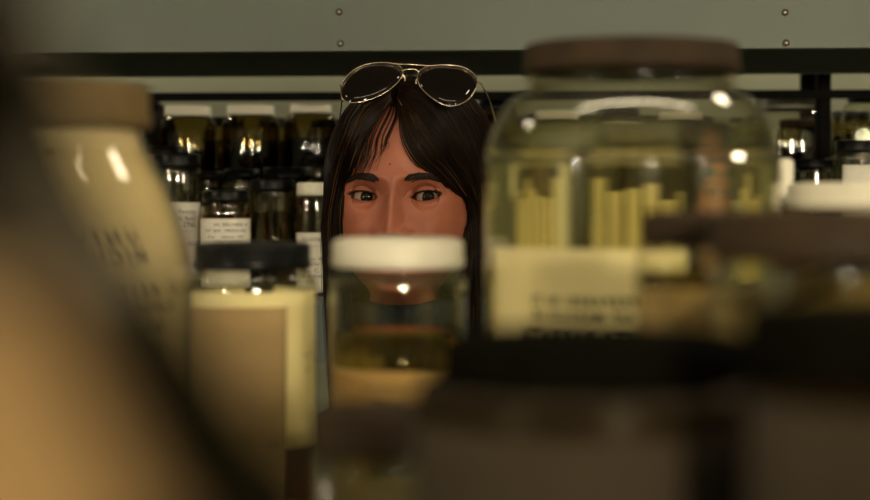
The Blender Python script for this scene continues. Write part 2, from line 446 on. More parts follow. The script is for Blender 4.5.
YAW = -R_(4.0)
cyw, syw = math.cos(YAW), math.sin(YAW)
def loc_in(origin, p):   # world -> rack local
    d = Vector((p.x - origin[0], p.y - origin[1])); return (d.x * cyw + d.y * syw, -d.x * syw + d.y * cyw)
def hit(x, y, d0):
    """point of the rack front plane (through (0, d0), turned by YAW) seen at picture (x, y)"""
    d = d0
    for _ in range(6): d = d0 + math.tan(YAW) * px(x, y, d).x
    return px(x, y, d)
DA, DB = 2.25, 2.84
ZA = EYE - 0.133                                   # top of the lower shelf
zlipA = hit(435, 50.5, DA).z                       # bottom of the upper lip
rv = []
for (x, y) in ((339, 12), (340.5, 43.5), (785, 12.5), (786, 43)):
    q = hit(x, y, DA); l = loc_in((0, DA), q); rv.append((l[0], q.z))
rackA = rack('grey green steel shelving rack full of specimen jars behind the woman', (0, DA, 0), YAW, -1.9, 1.9, 0.46,
     [0.35, 0.88, ZA, zlipA + 0.085, 2.2], [0.085] * 5, 'shelf', [(-1.86, 0.46, .04), (1.86, 0.46, .04), (-1.86, 0.0, .04), (1.86, 0.0, .04)], rivets=rv,
     lipmats=[M and k for k in ('shelf', 'shelf', 'shelf_blue', 'shelf', 'shelf')])
zlipB = hit(300, 92, DB).z
pl = [loc_in((0, DB), hit(824, 100, DB))[0], loc_in((0, DB), hit(849, 80, DB))[0]]
rackB = rack('second steel shelving rack behind the first one, holding the big white capped jars', (0, DB, 0), YAW, -2.1, 2.1, 0.42,
     [0.35, 0.88, ZA], [0.03] * 3, 'shelf', [(pl[0], -0.006, .021), (pl[1], 0.42, .03), (-2.06, 0, .03), (-2.06, 0.42, .03), (2.06, 0.42, .03)])
bt = hit(300, 92.5, DB).z; bb_ = hit(300, 101, DB).z
box('cross_bar', (-2.08, 2.08, -.012, -.001, bb_, bt), M['post'], rackB)
# near rack the camera looks through
t = thing('low_shelving_unit', 'steel shelf in the near aisle carrying the big blurred jars', 'shelving', (0, 0, 0))
ZF = EYE - 0.19
for z in (0.3, 0.83, ZF):
    bm = bmesh.new(); add_box(bm, -1.4, 1.4, 0.06, 1.16, z - 0.012, z); add_box(bm, -1.4, 1.4, 1.156, 1.16, z - 0.07, z + 0.002); add_box(bm, -1.4, 1.4, 0.06, 0.064, z - 0.07, z + 0.002)
    obj('shelf_board', bm, M['shelf_blue'], t)
for x in (-1.38, 1.38):
    for y in (0.07, 1.13):
        box('upright_post', (x - .02, x + .02, y, y + .02, 0, ZF), M['post'], t)

# ------------------------------------------------------------------ near jars
def at(x, d, z): return (px(x, HOR, d).x, d, z)
# big clear jar on the right
d = 0.86; s = F / d
zz = lambda y, d=0.86: EYE - (y - HOR) / F * d - ZF      # height above the near shelf
bn = 0.0552 * 0.93
profB = smooth_prof([(.066, 0), (.0725, .003), (.0747, .010), (.0747, .06), (.0747, zz(190)), (.0742, zz(160)), (.0715, zz(135)), (.066, zz(114)), (.0585, zz(98)), (.0525, zz(91)), (.0505, zz(87)), (.0530, zz(84)), (.0530, zz(80)), (.0500, zz(78)), (.0500, zz(70))], 4)
jar('specimen_jar', 'largest clear glass jar, brown lid and cream label, right of the woman', 'jar', at(631, d, ZF),
    zz(46.5), .0747, .0552, .0152, .2, .25, prof=profB, rn=.050, lid='brown_lid', liq='alcohol', level=zz(127) / zz(46.5), dome=.001, seg=96, glass='glass_cloudy',
    labels=[('paper_label', 'paper', -1.3, 0.25, .085, zz(247), -1)],
    texts=[([('COLL. PREPARED IN TI', .0060, 0, zz(296), 0, .00022, 1.3), ('FISHES OF MEXICO IC', .0060, 0, zz(309), 0, .00022, 1.35)], -.28, 'ink_soft', True, -1),
           ([('ALGANSEA BARBATA', .0088, 0, zz(326), 0, .0004, 1.1)], -.28, 'ink', True, -1)])
# cream jar on the left
d = 0.776
zc = lambda y: EYE - (y - HOR) / F * 0.776 - ZF
profA = smooth_prof([(.064, 0), (.0725, .004), (.0747, .012), (.0750, .08), (.0748, zc(300)), (.0743, zc(268)), (.0706, zc(232)), (.0668, zc(208)), (.0624, zc(185)), (.0573, zc(166)), (.0530, zc(149)), (.0512, zc(138)), (.0512, zc(130))], 4)
jar('specimen_jar', 'big jar of cream coloured contents with a tan lid and marker handwriting', 'jar', at(30, d, ZF),
    zc(86), .075, .0552, .0204, .2, .25, prof=profA, rn=.050, lid='tan_lid', seg=96,
    content=('fill', 'cream', .005, zc(178)),
    texts=[([('UNIVS', .0088, -.006, zc(236), .25, .0003, 1.7), ('MICHIH', .0085, -.004, zc(253), .2, .0003, 1.5)], .78, 'marker', True, 1),
           ([('A  KESTR', .0085, 0, zc(286), .3, .0001, 1.25), ('n.erunio', .008, .002, zc(300), .3, .0001, 1.2), ('lac. 19', .0085, -.002, zc(318), .3, .0001, 1.2), ('sp', .009, .006, zc(338), .3, .0001, 1.2)], .98, 'marker', True, 1)])
A_ = bpy.data.objects['specimen_jar.001']
obj('dried_residue', curved_sheet(lambda z: r_at(profA, z) - .0026, -3.1, 3.1, zc(152), zc(133), 60, 6), M['cream'], A_, True)
# jar with black lid, left centre
d = 1.02
ze = lambda y: EYE - (y - HOR) / F * 1.02 - ZF
jar('specimen_jar', 'jar with black lid, cream paper lining and tan label beside the cream filled jar', 'jar', at(253, d, ZF),
    ze(243.5), .0386, .035, .0162, ze(291), ze(275), rn=.033, lid='black_lid', liq='alcohol_amber', level=.26, wall=.002, seg=80,
    labels=[('paper_lining', 'paper', -2.9, 2.9, ze(443), ze(291), -1), ('tan_label', 'paper_tan', -1.35, .62, .004, ze(305), 1)],
    texts=[([('JAO', .004, 0, ze(437), 0, 0, 1.1), ('______________', .006, -.016, ze(428), 0, 0, 1)], .42, 'marker', True, 1),
           ([('n =', .005, 0, ze(354), .2, 0, 1.1), ('1 u', .005, .002, ze(368), .2, 0, 1.1)], 1.1, 'ink_soft', True, -1)])
# small jar with white lid in front of the face
d = 0.89
zd = lambda y: EYE - (y - HOR) / F * 0.89 - ZF
profD = smooth_prof([(.031, 0), (.0350, .003), (.0358, .008), (.0358, .06), (.0358, zd(292)), (.0350, zd(284)), (.0332, zd(277)), (.0322, zd(272))], 4)
jar('specimen_jar', 'small clear jar with a white lid in front of the face of the woman', 'jar', at(398, d, ZF),
    zd(240), .0358, .0351, .0150, .1, .12, prof=profD, rn=.0322, lid='white_lid', liq='alcohol_yellow', level=zd(333) / zd(240), dome=.0013, wall=.0018, seg=80,
    labels=[('orange_label', 'paper_orange', -1.45, 1.45, zd(415), zd(367), -1)],
    texts=[([('n. museum zool.', .0042, 0, zd(383), 0, 0, 1.1), ('  lot 1897', .004, 0, zd(396), 0, 0, 1.1)], -.1, 'ink_soft', True, -1)])
# jars at the right
d = 0.62
ze1 = lambda y: EYE - (y - HOR) / F * 0.62 - ZF
jar('specimen_jar', 'small brown lidded jar of yellowish fluid overlapping the label of the largest jar', 'jar', at(686, d, ZF),
    ze1(213), .0185, .0160, .0130, ze1(268), ze1(250), lid='brown_lid', liq='alcohol_yellow', level=.88, wall=.0015, labels=[('stained_label', 'paper_olive', -1.5, 1.5, .01, ze1(288), -1)])
d = 0.55
ze2 = lambda y: EYE - (y - HOR) / F * 0.55 - ZF
jar('specimen_jar', 'wide brown lidded jar of olive yellow fluid at the right edge', 'jar', at(826, d, ZF),
    ze2(212), .0375, .0375, .0160, ze2(276), ze2(264), rn=.034, lid='brown_lid', content=('fill', 'olive_pulp', .01, ze2(285)), wall=.0018)
d = 1.0
zf = lambda y: EYE - (y - HOR) / F * 1.0 - ZF
jar('specimen_jar', 'big jar with a broad white lid behind the wide olive jar', 'jar', at(882, d, ZF),
    zf(184), .066, .0555, .0160, zf(250), zf(216), lid='white_lid', liq='alcohol_yellow', level=.8, content=('blob', 'specimen', .01, .12))
jar('sample_vial', 'narrow white vial between the largest jar and the broad white lid', 'vial', at(785, 1.12, ZF),
    EYE + 40 / F * 1.12 - ZF, 0.0052, .0056, .03, .19, .195, lid='white_lid', liq='alcohol', level=.7, wall=.001)
# blurred jars close to the camera
d = 0.40
zg = lambda y: EYE - (y - HOR) / F * 0.40 - ZF
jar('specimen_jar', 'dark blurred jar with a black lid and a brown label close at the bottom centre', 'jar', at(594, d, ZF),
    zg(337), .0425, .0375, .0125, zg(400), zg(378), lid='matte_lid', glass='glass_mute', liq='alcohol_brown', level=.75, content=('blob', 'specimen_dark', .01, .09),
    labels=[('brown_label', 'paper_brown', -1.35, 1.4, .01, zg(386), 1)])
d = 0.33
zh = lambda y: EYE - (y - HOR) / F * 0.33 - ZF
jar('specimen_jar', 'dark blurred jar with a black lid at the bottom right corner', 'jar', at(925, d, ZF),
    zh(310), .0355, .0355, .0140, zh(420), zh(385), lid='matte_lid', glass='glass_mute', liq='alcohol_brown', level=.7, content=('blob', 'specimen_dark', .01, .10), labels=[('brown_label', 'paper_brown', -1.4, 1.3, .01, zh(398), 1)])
d = 0.52
zi = lambda y: EYE - (y - HOR) / F * 0.52 - ZF
jar('specimen_jar', 'small blurred jar with a brown lid below the white lidded jar', 'jar', at(376, d, ZF),
    zi(408), .0215, .0190, .0150, .085, .095, lid='brown_lid', liq='alcohol_yellow', level=.7, content=('blob', 'specimen', .01, .06))
# great brown jug right by the lens
d = 0.13
zj = lambda y: EYE - (y - HOR) / F * 0.13 - ZF
KJ = .13 / .18
profJ = smooth_prof([(.078 * KJ, 0), (.088 * KJ, .005), (.091 * KJ, .02), (.091 * KJ, .08), (.0885 * KJ, zj(600)), (.084 * KJ, zj(500)), (.080 * KJ, zj(430)), (.0728 * KJ, zj(320)), (.0645 * KJ, zj(200)), (.0604 * KJ, zj(100)), (.0580 * KJ, zj(20)), (.052 * KJ, zj(-90)), (.040 * KJ, zj(-200)), (.034 * KJ, zj(-280))], 4)
jar('glass_jug', 'brown glass jug with a tan paper label, very blurred at the left edge', 'jug', at(-500, d, ZF),
    zj(-500), .091 * KJ, .034, .018, .1, .12, prof=profJ, rn=.030, glass='glass_amber', lid='brown_lid', seg=96, liq='alcohol_brown', level=.8,
    labels=[('tan_label', 'paper_jug', -1.2, 1.12, .03, zj(280), 1)])

# ------------------------------------------------------------------ far jars
def back_jar(x, d, ytop, wcap, wbody, capf, lid, label, group=None, zbase=ZA, **k):
    sc_ = d / F
    h = EYE - (ytop - HOR) * sc_ - zbase
    rc = wcap / 2 * sc_; rb = wbody / 2 * sc_; ch = capf * sc_
    zn = h - ch * 1.12; zs = zn - k.pop('sh', 10) * sc_
    k.setdefault('seg', SEG_FAR); k.setdefault('rz', 0)
    return jar('specimen_jar', label, 'jar', (px(x, HOR, d).x, d, zbase), h, rb, rc, ch, zs, zn, lid=lid, group=group, wall=.0016, **k)

def Zy(y, d, base=ZA): return EYE - (y - HOR) / F * d - base
T = lambda s, size, z, dx=0: (s, size, dx, z, 0, 0, 1.05)
back_jar(177, 2.40, 155, 47, 50, 13, 'black_lid', 'tall clear jar with a black lid and a typed label, next to the cream jar', liq='alcohol', level=.35, sh=8,
    labels=[('paper_label', 'paper_white', -.55, 1.25, .02, Zy(203, 2.4), 1)],
    texts=[([T('Vanessa', .008, Zy(212, 2.4)), T('io Basel', .008, Zy(219, 2.4)), T('296L', .011, Zy(225, 2.4), .004), T('----------', .006, Zy(231, 2.4)), T('LAGO', .009, Zy(244, 2.4), .008)], .55, 'ink', False, 1)])
back_jar(226, 2.33, 191, 47, 50, 11, 'black_lid', 'short shouldered jar of amber fluid with a broad white label', liq='alcohol_amber', level=.78, sh=12, content=('blob', 'specimen', .01, .08),
    labels=[('paper_label', 'paper_white', -1.35, 1.35, .012, Zy(219, 2.33), 1)],
    texts=[([T('NO. SPECIMENS 14', .0058, Zy(225, 2.33), .008), T('CAT. 2041   MEXICO RIO', .0055, Zy(231, 2.33)), T('Date      collected  1962', .005, Zy(237, 2.33)), T('fishes in alcohol', .0055, Zy(242, 2.33), .004)], .1, 'ink', False, 1)])
back_jar(273, 2.42, 180, 44, 43, 11, 'black_lid', 'clear straight sided jar with a black lid and no label', liq='alcohol', level=.72, sh=3, content=('fish', 'specimen_dark', .015, .11))
back_jar(312, 2.36, 183, 31, 33, 13, 'white_lid', 'narrow jar with a white lid and a typed label beside the hair of the woman', liq='alcohol_yellow', level=.5, sh=3,
    labels=[('paper_label', 'paper_white', -1.1, 1.3, .004, Zy(233, 2.36), 1)],
    texts=[([T('ILLUSTRA', .0065, Zy(240, 2.36)), T('----------', .006, Zy(246, 2.36)), T('cat. no. 18', .006, Zy(259, 2.36)), T('des Rio', .006, Zy(264, 2.36)), T('Los C.', .008, Zy(271, 2.36), -.002), T('A. Gamora', .007, Zy(276, 2.36)), T('1941', .006, Zy(282, 2.36), -.004), T('---------', .005, Zy(287, 2.36))], .1, 'ink', False, 1)])
back_jar(163, 2.62, 147, 44, 46, 8, 'black_lid', 'jar with a black lid mostly hidden behind the tall labelled jar', liq='alcohol_brown', level=.7)
back_jar(208, 2.60, 172, 32, 36, 6, 'black_lid', 'low black lid just behind and left above the amber fluid jar', liq='alcohol_yellow', level=.8, content=('blob', 'specimen', .01, .09))
back_jar(242, 2.60, 170, 37, 41, 7, 'black_lid', 'black lid showing between the amber fluid jar and the straight sided jar', liq='alcohol_yellow', level=.8, content=('blob', 'specimen', .01, .09))
back_jar(288, 2.60, 168, 50, 54, 11, 'black_lid', 'wide black lid behind the clear straight sided jar', liq='alcohol_amber', level=.85, content=('blob', 'specimen_dark', .01, .10))
back_jar(324, 2.90, 157, 38, 40, 6, 'black_lid', 'black lid behind the narrow white lidded jar', liq='alcohol_yellow', level=.85, content=('blob', 'specimen', .01, .10))
# right of the woman
back_jar(814, 2.42, 160.5, 50, 52, 8, 'black_lid', 'clear jar with a thin black lid behind the broad white lid', liq='alcohol', level=.55, sh=4)
back_jar(859, 2.34, 141, 48, 52, 12, 'black_lid', 'black lidded jar with a white label at the far right', liq='alcohol', level=.6, sh=6,
    labels=[('paper_label', 'paper_white', -.9, 1.2, .01, Zy(166, 2.34), 1)])
# continuing the row behind the woman and the largest jar, and past both edges
rr = random.Random(3)
k = 0
lidc = ['black_lid', 'white_lid', 'black_lid', 'grey_lid']
for x in list(range(352, 780, 54)) + [905, 958, 1012, 1066, 1120, 1174, 1228] + [122, 70, 16, -40, -96]:
    dd = 2.36 + rr.uniform(0, .06)
    yt = rr.uniform(122, 148); wc = rr.uniform(36, 45)
    back_jar(x, dd, yt, wc, wc + 4, 10, lidc[k % 4], 'specimen jar with a tall pale label in the row behind the woman', group='pale labelled jars in the first far row',
        liq='alcohol_yellow', level=.8, labels=[('paper_label', 'paper', -1.2, 1.2, .01, .01 + rr.uniform(.115, .15), 1)], content=('blob', 'specimen', .01, .1)); k += 1
for i, x in enumerate([-60, -2, 56, 112] + list(range(368, 800, 46)) + [842, 890, 940]):
    wc = rr.uniform(34, 40)
    back_jar(x, 2.62, rr.uniform(150, 178), wc, wc + 4, 8, lidc[i % 2 * 2], 'specimen jar in the second row of the far shelf', group='jars in the second far row', liq=['alcohol_amber', 'alcohol_yellow'][i % 2], level=.8, content=('blob', 'specimen_dark', .01, .1))
# big jars on the second rack
ZB = ZA
back_jar(188.5, 2.98, 107, 47, 56, 10, 'white_lid', 'big jar with a bright white cap above the tall labelled jar', zbase=ZB, sh=14, liq='alcohol_brown', level=.74, glass='glass_dark', content=('fish', 'specimen', .02, .17))
back_jar(251, 2.98, 106, 48, 58, 10, 'white_lid', 'big jar with a bright white cap, middle of the white capped ones', zbase=ZB, sh=14, liq='alcohol_brown', level=.74, glass='glass_dark', content=('fish', 'specimen_dark', .02, .17))
back_jar(311, 2.98, 105, 42, 54, 9, 'white_lid', 'big jar of dark brown fluid with a cream cap nearest the woman', zbase=ZB, sh=14, liq='alcohol_brown', level=.80, glass='glass_dark')
back_jar(788, 2.97, 99, 68, 92, 12, 'grey_lid', 'squat wide jar of amber fluid with a grey lid by the black post', zbase=ZB, sh=16, liq='alcohol_amber', level=.72, content=('fish', 'specimen', .02, .15))
back_jar(866, 2.97, 93, 38, 52, 10, 'black_lid', 'jar of golden fluid right of the black post', zbase=ZB, sh=24, liq='alcohol_yellow', level=.66, content=('blob', 'specimen', .01, .15))
for i, x in enumerate([-70, -5, 60, 372, 432, 494, 556, 618, 680, 930, 980, 1040]):
    back_jar(x, 2.98, rr.uniform(100, 118), 44, 52, 10, ['white_lid', 'black_lid'][i % 2], 'big specimen jar on the second rack', zbase=ZB, group='big jars on the second rack', sh=14,
             liq=['alcohol_amber', 'alcohol_brown'][i % 2], level=.74, glass='glass_dark', content=('blob', 'specimen_dark', .01, .15))
for i, x in enumerate(range(-86, 930, 52)):
    if 140 < x < 180: continue
    back_jar(x, 3.15, 112 + (i * 37 % 9), 38, 46, 8, ['black_lid', 'brown_lid'][i % 2], 'dark jar at the back of the second rack', zbase=ZB, group='dark jars at the back of the second rack', sh=12,
             liq='alcohol_brown', level=.85, glass='glass_dark', content=('blob', 'specimen_dark', .01, .17))

# ------------------------------------------------------------------ people
Hz = [ # z, half width, front, back  (origin: between the eyes' height and the head axis)
 (.118, .004, .006, .016), (.1155, .020, .024, .036), (.110, .036, .042, .056), (.098, .053, .060, .075), (.080, .065, .076, .089), (.060, .0715, .085, .097), (.040, .0750, .0895, .101),
 (.020, .0760, .0905, .102), (0, .0750, .0885, .100), (-.02, .0735, .0875, .096), (-.04, .0710, .0875, .090), (-.06, .0665, .0870, .078), (-.078, .0540, .0860, .064), (-.090, .0430, .0840, .056),
 (-.099, .0340, .0790, .053), (-.106, .0340, .0660, .053), (-.113, .0400, .0500, .055), (-.122, .0460, .0400, .056), (-.145, .0500, .0360, .057), (-.20, .0520, .0380, .060), (-.26, .0560, .040, .062)]
Hz.sort()
HZ = np.array(Hz)
def hp(z):
    return [np.interp(z, HZ[:, 0], HZ[:, i]) for i in (1, 2, 3)]
def smooth_table():
    global HZ
    zs = np.concatenate([np.linspace(-.26, .10, 180), np.linspace(.101, .118, 40)])
    cols = [zs]
    for i in (1, 2, 3):
        v = np.interp(zs, HZ[:, 0], HZ[:, i])
        ker = np.ones(7) / 7
        m = zs < .098
        vs = np.convolve(np.pad(v, 3, mode='edge'), ker, 'valid')
        cols.append(np.where(m, vs, v))
    HZ = np.stack(cols, 1)
smooth_table()
g = lambda x, z, x0, z0, sx, sz: np.exp(-((x - x0) / sx) ** 2 - ((z - z0) / sz) ** 2)
EX, EZ, ER = .0318, 0.0, .0122
EF = .0620           # eyeball centre, forward
def face_f(x, z, f):
    ax = abs(x)
    f = f + .0036 * g(ax, z, .026, .021, .018, .007) - .0125 * g(ax, z, .029, .002, .016, .012) + .0045 * g(ax, z, .044, -.036, .020, .018)
    f = f - .003 * g(ax, z, .0, .004, .012, .012)
    nr = np.interp(z, [-.052, -.047, -.042, -.036, -.028, -.015, 0, .012, .025], [0, .004, .0165, .0235, .0205, .0145, .0095, .0055, 0])
    wd = np.interp(z, [-.05, -.036, -.02, 0, .02], [.0125, .0118, .0092, .0065, .009])
    f = f + nr * np.exp(-(ax / wd) ** 2)
    f = f + .0115 * g(ax, z, .0135, -.0385, .0052, .0065) - .003 * g(ax, z, .0065, -.048, .003, .003)
    f = f + .005 * g(ax, z, 0, -.066, .020, .006) + .006 * g(ax, z, 0, -.078, .017, .006) - .0035 * g(ax, z, 0, -.0715, .022, .0018) + .005 * g(ax, z, 0, -.098, .016, .008) - .003 * g(ax, z, 0, -.087, .02, .004)
    return f
def almond(x, z):
    """>0 outside the eye opening, metric-ish"""
    u = (abs(x) - EX) / .0152
    up = .0052 * max(0.0, 1 - abs(u) ** 2.1) ** .8 + .0006; lo = -.0044 * max(0.0, 1 - abs(u) ** 2.4) ** .9 + .0006
    zc = z - EZ - .0012 * u
    if abs(u) >= 1: return max(abs(u) - 1, 0) * .0152 + .0001 + abs(zc) * .5
    if zc > up: return zc - up
    if zc < lo: return lo - zc
    return -min(up - zc, zc - lo)

def yawed(p, ang=R_(-7.5)):
    """turn the head towards the viewer's left"""
    x, y, z = p
    k = min(1, max(0, (z + .20) / .08)); a = ang * k
    return (x * math.cos(a) - y * math.sin(a), x * math.sin(a) + y * math.cos(a), z)

def head_mesh():
    # azimuths: dense over the face
    az = []
    N = 380
    u = np.linspace(-1, 1, N + 1)[:-1]
    az = PI * (np.sign(u) * (0.30 * np.abs(u) / .72 * (np.abs(u) <= .72) + (np.abs(u) > .72) * (.30 + .70 * (np.abs(u) - .72) / .28)))
    zl = np.concatenate([np.linspace(-.26, -.13, 16)[:-1], np.linspace(-.13, -.10, 16)[:-1], np.linspace(-.10, -.02, 76)[:-1], np.linspace(-.02, .03, 90)[:-1], np.linspace(.03, .11, 46)[:-1], np.linspace(.11, .118, 10)])
    verts = []; faces = []; mats = []
    kind = []
    for z in zl:
        w_, ff, bb = hp(z)
        for a in az:
            sa, ca = math.sin(a), math.cos(a)
            p = 0.92
            x = w_ * math.copysign(abs(sa) ** p, sa)
            f = (ff if ca > 0 else bb) * math.copysign(abs(ca) ** (0.95), ca)
            if ca > 0.15 and -.115 < z < .06:
                m = min(1, (ca - .15) / .15)
                f2 = face_f(x, z, f)
                f = f + (f2 - f) * m
                if abs(z) < .03 and abs(abs(x) - EX) < .028:
                    dx = abs(x) - EX; rr2 = ER ** 2 - dx * dx - (z - EZ) ** 2
                    fs = EF + math.sqrt(rr2) if rr2 > 0 else EF - .004
                    dd = almond(x, z)
                    if dd < 0:
                        f = fs - .0035 if dd < -.0006 else fs - .0015
                    else:
                        lid = EF + math.sqrt(max(ER ** 2 * 1.28 - dx * dx - (z - EZ) ** 2, 0)) if ER ** 2 * 1.28 > dx * dx + (z - EZ) ** 2 else f
                        wgt = math.exp(-(dd / .0052) ** 2); lid = max(lid, f - .006)
                        if z > EZ:  # crease of the upper lid
                            f -= .0016 * math.exp(-((dd - .0050) / .0011) ** 2)
                        f = f * (1 - wgt) + max(lid, fs + .0006) * wgt
            verts.append(yawed((x, -f, z)))
    n = len(az)
    for j in range(len(zl) - 1):
        for i in range(n):
            i2 = (i + 1) % n
            faces.append((j * n + i, j * n + i2, (j + 1) * n + i2, (j + 1) * n + i))
            z = (zl[j] + zl[j + 1]) / 2; a = az[i]; w_, ff, bb = hp(z); x = w_ * math.sin(a)
            m = 0
            hl = .092 if math.cos(a) > .6 else (.092 - (.6 - math.cos(a)) * .22)      # hairline
            if z > hl and z > -.075 or (math.cos(a) < -.2 and z > -.10): m = 2
            lipw = .024 * math.sqrt(max(0, 1 - ((z + .0715) / .0125) ** 2))
            if abs(x) < lipw and math.cos(a) > 0: m = 1
            mats.append(m)
    verts.append((0, .02, .1185)); top = len(verts) - 1; base = (len(zl) - 1) * n
    for i in range(n): faces.append((base + i, base + (i + 1) % n, top)); mats.append(2)
    verts.append((0, .02, -.26)); bot = len(verts) - 1
    for i in range(n): faces.append(((i + 1) % n, i, bot)); mats.append(0)
    me = bpy.data.meshes.new('head'); me.from_pydata(verts, [], faces); me.update()
    me.polygons.foreach_set('material_index', mats)
    return me

def tube_bm(bm, pts, radii, seg=14, cap=True, squash=None):
    """tapered tube through pts; squash = (axis vector, factor)"""
    P = [Vector(p) for p in pts]; rings = []
    for i, p in enumerate(P):
        d = (P[min(i + 1, len(P) - 1)] - P[max(i - 1, 0)]).normalized()
        a = d.cross(Vector((0, 1, 0)) if abs(d.y) < .9 else Vector((1, 0, 0))).normalized(); b = d.cross(a).normalized()
        rr_ = radii[i]
        ra, rb_ = rr_ if isinstance(rr_, tuple) else (rr_, rr_)
        rings.append([bm.verts.new(p + a * ra * math.cos(2 * PI * k / seg) + b * rb_ * math.sin(2 * PI * k / seg)) for k in range(seg)])
    for r0, r1 in zip(rings, rings[1:]):
        for k in range(seg): bm.faces.new((r0[k], r0[(k + 1) % seg], r1[(k + 1) % seg], r1[k]))
    if cap:
        bm.faces.new(rings[0][::-1]); bm.faces.new(rings[-1])
        for idx in (0, -1):
            rr_ = radii[idx]; r1 = min(rr_) if isinstance(rr_, tuple) else rr_
            bmesh.ops.create_uvsphere(bm, u_segments=12, v_segments=8, radius=r1 * .98, matrix=Matrix.Translation(P[idx]))

def torso_bm(bm, rows, seg=40):
    rings = []
    for z, w_, f, b, cy in rows:
        rings.append([bm.verts.new((w_ * math.sin(2 * PI * k / seg), cy - (f if math.cos(2 * PI * k / seg) > 0 else b) * math.cos(2 * PI * k / seg), z)) for k in range(seg)])
    for r0, r1 in zip(rings, rings[1:]):
        for k in range(seg): bm.faces.new((r0[k], r0[(k + 1) % seg], r1[(k + 1) % seg], r1[k]))
    bm.faces.new(rings[0][::-1]); bm.faces.new(rings[-1])

def remeshed(bm, voxel, smooth=3):
    me = bpy.data.meshes.new('tmp'); bmesh.ops.recalc_face_normals(bm, faces=bm.faces); bm.to_mesh(me); bm.free()
    o = bpy.data.objects.new('tmp', me); C.objects.link(o)
    r = o.modifiers.new('r', 'REMESH'); r.mode = 'VOXEL'; r.voxel_size = voxel
    s_ = o.modifiers.new('s', 'SMOOTH'); s_.iterations = smooth; s_.factor = .5
    bpy.context.view_layer.update()
    out = bpy.data.meshes.new_from_object(o.evaluated_get(bpy.context.evaluated_depsgraph_get()))
    bpy.data.objects.remove(o); bpy.data.meshes.remove(me)
    return out

ROWS = [(-.205, .048, .036, .056, .01), (-.225, .062, .045, .06, .012), (-.245, .105, .055, .07, .015), (-.262, .150, .062, .078, .018), (-.30, .172, .080, .09, .02), (-.38, .158, .105, .10, .02), (-.46, .142, .115, .095, .02),
        (-.58, .124, .095, .085, .015), (-.66, .128, .095, .09, .015), (-.75, .155, .10, .105, .02), (-.83, .165, .10, .115, .025), (-.88, .150, .09, .10, .025)]
ARM = lambda s: ([(s * .165, .02, -.285), (s * .198, .03, -.42), (s * .215, .04, -.56), (s * .222, .015, -.68), (s * .225, -.015, -.80)], [.050, .044, .037, .034, .024])
LEG = lambda s: ([(s * .088, .02, -.86), (s * .092, .015, -1.05), (s * .095, .01, -1.22), (s * .096, .03, -1.36), (s * .097, .035, -1.49)], [.085, .072, .052, .050, .034])
def lower_body():
    bm = bmesh.new(); torso_bm(bm, [(-.16, .047, .034, .053, .01)] + ROWS)
    for s in (-1, 1):
        p, r = ARM(s); tube_bm(bm, p, r)
        p, r = LEG(s); tube_bm(bm, p, r, 18)
        # palm, four fingers and thumb, slightly curled towards the thigh
        tube_bm(bm, [(s * .225, -.015, -.80), (s * .226, -.022, -.84), (s * .224, -.026, -.885)], [(.018, .023), (.014, .036), (.013, .038)], 14)
        for i, (oy, L) in enumerate(((-.054, .072), (-.035, .080), (-.016, .075), (.003, .060))):
            b = Vector((s * .224, oy, -.885))
            tube_bm(bm, [b, b + Vector((-s * .004, 0, -L * .45)), b + Vector((-s * .014, .002, -L * .78)), b + Vector((-s * .026, .004, -L * .98))], [.0088, .0080, .0074, .0064], 10)
        b = Vector((s * .222, -.045, -.835))
        tube_bm(bm, [b, b + Vector((-s * .006, -.022, -.022)), b + Vector((-s * .012, -.030, -.050)), b + Vector((-s * .018, -.030, -.070))], [.013, .0105, .0095, .0080], 10)
        tube_bm(bm, [(s * .097, .045, -1.515), (s * .099, -.03, -1.522), (s * .103, -.12, -1.53)], [(.032, .028), (.036, .024), (.036, .018)], 14)
    return remeshed(bm, .005, 4)

def make_body(parent):
    hm = head_mesh()
    lb = lower_body()
    a = bpy.data.objects.new('a', hm); b = bpy.data.objects.new('b', lb); C.objects.link(a); C.objects.link(b)
    for m_ in (M['skin'], M['lip'], M['scalp']): hm.materials.append(m_)
    lb.materials.append(M['skin'])
    mo = a.modifiers.new('u', 'BOOLEAN'); mo.operation = 'UNION'; mo.object = b; mo.solver = 'EXACT'
    bpy.context.view_layer.update()
    me = bpy.data.meshes.new_from_object(a.evaluated_get(bpy.context.evaluated_depsgraph_get()))
    ok = len(me.vertices) > len(hm.vertices)
    print('body verts', len(me.vertices), len(hm.vertices), len(lb.vertices), 'mats', len(me.materials))
    bpy.data.objects.remove(a); bpy.data.objects.remove(b)
    me.name = 'body'
    o = bpy.data.objects.new('body', me); C.objects.link(o); o.parent = parent
    for p in me.polygons: p.use_smooth = True
    return o

